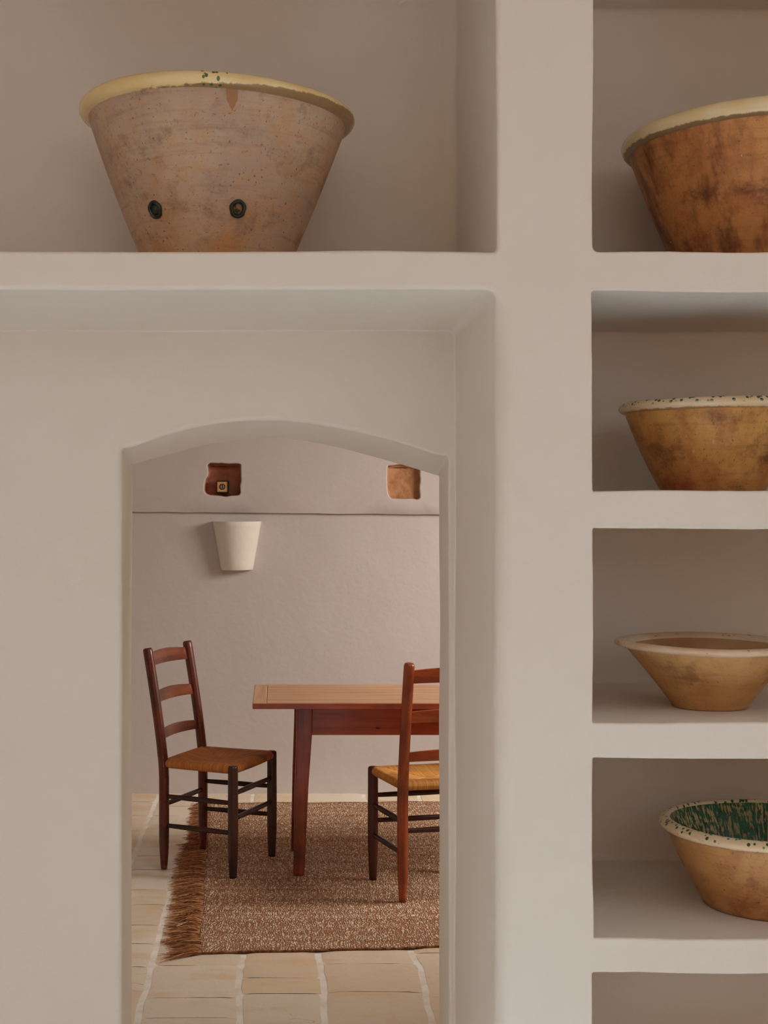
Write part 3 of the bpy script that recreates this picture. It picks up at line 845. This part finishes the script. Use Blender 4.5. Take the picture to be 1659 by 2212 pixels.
M_FR = mat_fringe()
bm = bmesh.new(); rf = random.Random(3)
y = 4.66
while y < 7.05:
    v = (y-4.678)/(7.05-4.678); v = min(max(v, 0), 1)
    c0 = rug_pt(0, v)
    ln = rf.uniform(.095, .135)*(1.0 if y < 6.2 else .8)
    dirx = rf.gauss(0, .10)+.25*n3(y*4, 9)
    if y < 4.75: dirx -= .25*(4.75-y)/.09
    lift = rf.uniform(.0, .012)+.02*max(0, n3(y*5, 4))
    cl = rf.randint(7, 11)
    for s in range(cl):
        L = ln*rf.uniform(.6, 1.08); d_ = dirx+rf.gauss(0, .13); w = rf.uniform(.0008, .0017)
        sy = c0.y+rf.uniform(-.006, .006); z0 = rf.uniform(.001, .009); curl = rf.gauss(0, .25); lf = lift*rf.uniform(.2, 1.3)
        pts = []
        for k in range(6):
            f = k/5
            pts.append((c0.x+.006-L*f-rugc.x, sy+L*(d_*f+curl*.25*f*f)+.002*sin(f*9+s)-rugc.y, max(.0012, z0+lf*sin(pi*min(1, f*1.2))*.8-z0*f*.6)))
        tube(bm, pts, [w, w, w*.9, w*.85, w*.7, w*.4], 4, cap=False)
    y += rf.uniform(.0045, .0075)
fro = obj('fringe', bm, M_FR, rug); fro['kind'] = 'stuff'; fro['label'] = 'frayed brown fringe'
M_YARN = NT('pale_yarn', .9, .1); M_YARN.color(lin(200, 168, 140)); M_YARN = M_YARN.m
def yarn(pxs, w=.0016, z=.0095):
    b = bmesh.new(); P_ = []
    for px_, py_ in catmull(pxs, 5):
        Z_ = F*(HC-z)/(py_-HY); P_.append(Vector(((px_-CX)*Z_/F-rugc.x, Z_-rugc.y, z)))
    tube(b, P_, [w]*len(P_), 6); obj('loose_yarn', b, M_YARN, rug)
yarn([(459, 1819), (453, 1828), (446, 1836), (438, 1845), (431, 1843), (429, 1836), (436, 1832), (444, 1834), (449, 1833)])
yarn([(462, 1821), (452, 1833)], .0026)
yarn([(381, 2001), (392, 1997), (405, 1991)], .0022)
yarn([(383, 1997), (394, 1994), (406, 1992)], .0014)
yarn([(427, 1985), (429, 1975), (436, 1972), (448, 1972), (460, 1966)], .0022)

# ---------------------------------------------------------------- half-round plaster sconce
def mat_sconce():
    t = NT('white_plaster_lamp', .8, .2); t.color(t.mix(t.noise(30, 4), lin(240, 232, 220), lin(228, 218, 204))); t.bump(t.noise(120, 3), .2, .001); return t.m
MS = mat_sconce()
sc = empty('wall_sconce', (wx(512), YW, wz(1231))); tag(sc, 'white half-cone wall lamp below the ledge on the dining room wall', 'wall lamp')
hS = (1231-1125)/SW*.985
bm = bmesh.new()
prof = [(.0005, .004), (.076, .004), (.0815, 0), (.084, .003)]+[(.084+(.128-.084)*k/10, .003+(hS-.003)*k/10) for k in range(1, 11)]
prof += [(.1265, hS+.0012), (.1245, hS), (.080, .02), (.0005, .02)]
lathe(bm, prof, 48, pi, 2*pi)
bmesh.ops.recalc_face_normals(bm, faces=bm.faces)
obj('shade', bm, MS, sc)
bm = bmesh.new(); box(bm, -.05, .05, -.012, -.001, .05, hS-.05); obj('wall_bracket', bm, MS, sc, False)

# ---------------------------------------------------------------- small square plate in the dark hole
M_PLATE = NT('tan_plate', .5, .3); M_PLATE.color(lin(206, 150, 92)); M_PLATE = M_PLATE.m
M_BLK = NT('black_edge', .5, .3); M_BLK.color(lin(22, 16, 12)); M_BLK = M_BLK.m
M_GREY = NT('grey_dial', .5, .3); M_GREY.color(lin(150, 122, 100)); M_GREY = M_GREY.m
YP = YU+.045; s_ = F/YP
pcx, pcz = (480.5-CX)/s_, HC-(1051.5-HY)/s_
pl = empty('wall_plate', (pcx, YP, pcz-.028)); tag(pl, 'small square tan plate with black border and round dial inside the dark wall hole', 'wall plate')
hw = 11.0/s_; HWO = 13.0/s_
bm = bmesh.new(); box(bm, -hw, hw, -.006, .0, .028-hw, .028+hw); obj('plate', bm, M_PLATE, pl, False)
bm = bmesh.new()
for (a, b_, c, d) in ((-HWO, HWO, .028+hw, .028+HWO), (-HWO, HWO, .028-HWO, .028-hw), (-HWO, -hw, .028-hw, .028+hw), (hw, HWO, .028-hw, .028+hw)):
    box(bm, a, b_, -.009, .095, c, d)
obj('border', bm, M_BLK, pl, False)
def disc(nm, r0, r1, y_, mat, par):
    b = bmesh.new(); n_ = 32
    if r0 > 0:
        ks = [[b.verts.new((r*cos(2*pi*k/n_), yy, .028+r*sin(2*pi*k/n_))) for k in range(n_)] for r, yy in ((r0, y_+.002), (r0, y_), (r1, y_), (r1, y_+.002))]
        for A, B in zip(ks, ks[1:]): ring_strip(b, A, B)
    else:
        A = [b.verts.new((r1*cos(2*pi*k/n_), y_, .028+r1*sin(2*pi*k/n_))) for k in range(n_)]; B = [b.verts.new((v.co.x, y_+.002, v.co.z)) for v in A]
        b.faces.new(A); ring_strip(b, A, B)
    bmesh.ops.recalc_face_normals(b, faces=b.faces)
    return obj(nm, b, mat, par, False)
dl = disc('dial', 0, 5.0/s_, -.0072, M_GREY, pl); disc('dial_ring', 4.6/s_, 6.4/s_, -.0080, M_BLK, dl)
bm = bmesh.new(); tube(bm, [(-.8/s_, -.0085, .028+3.6/s_), (1.0/s_, -.0085, .028+1.5/s_), (.9/s_, -.0085, .028-4.0/s_)], [.0016, .0020, .0014], 8); obj('dial_mark', bm, M_BLK, dl)
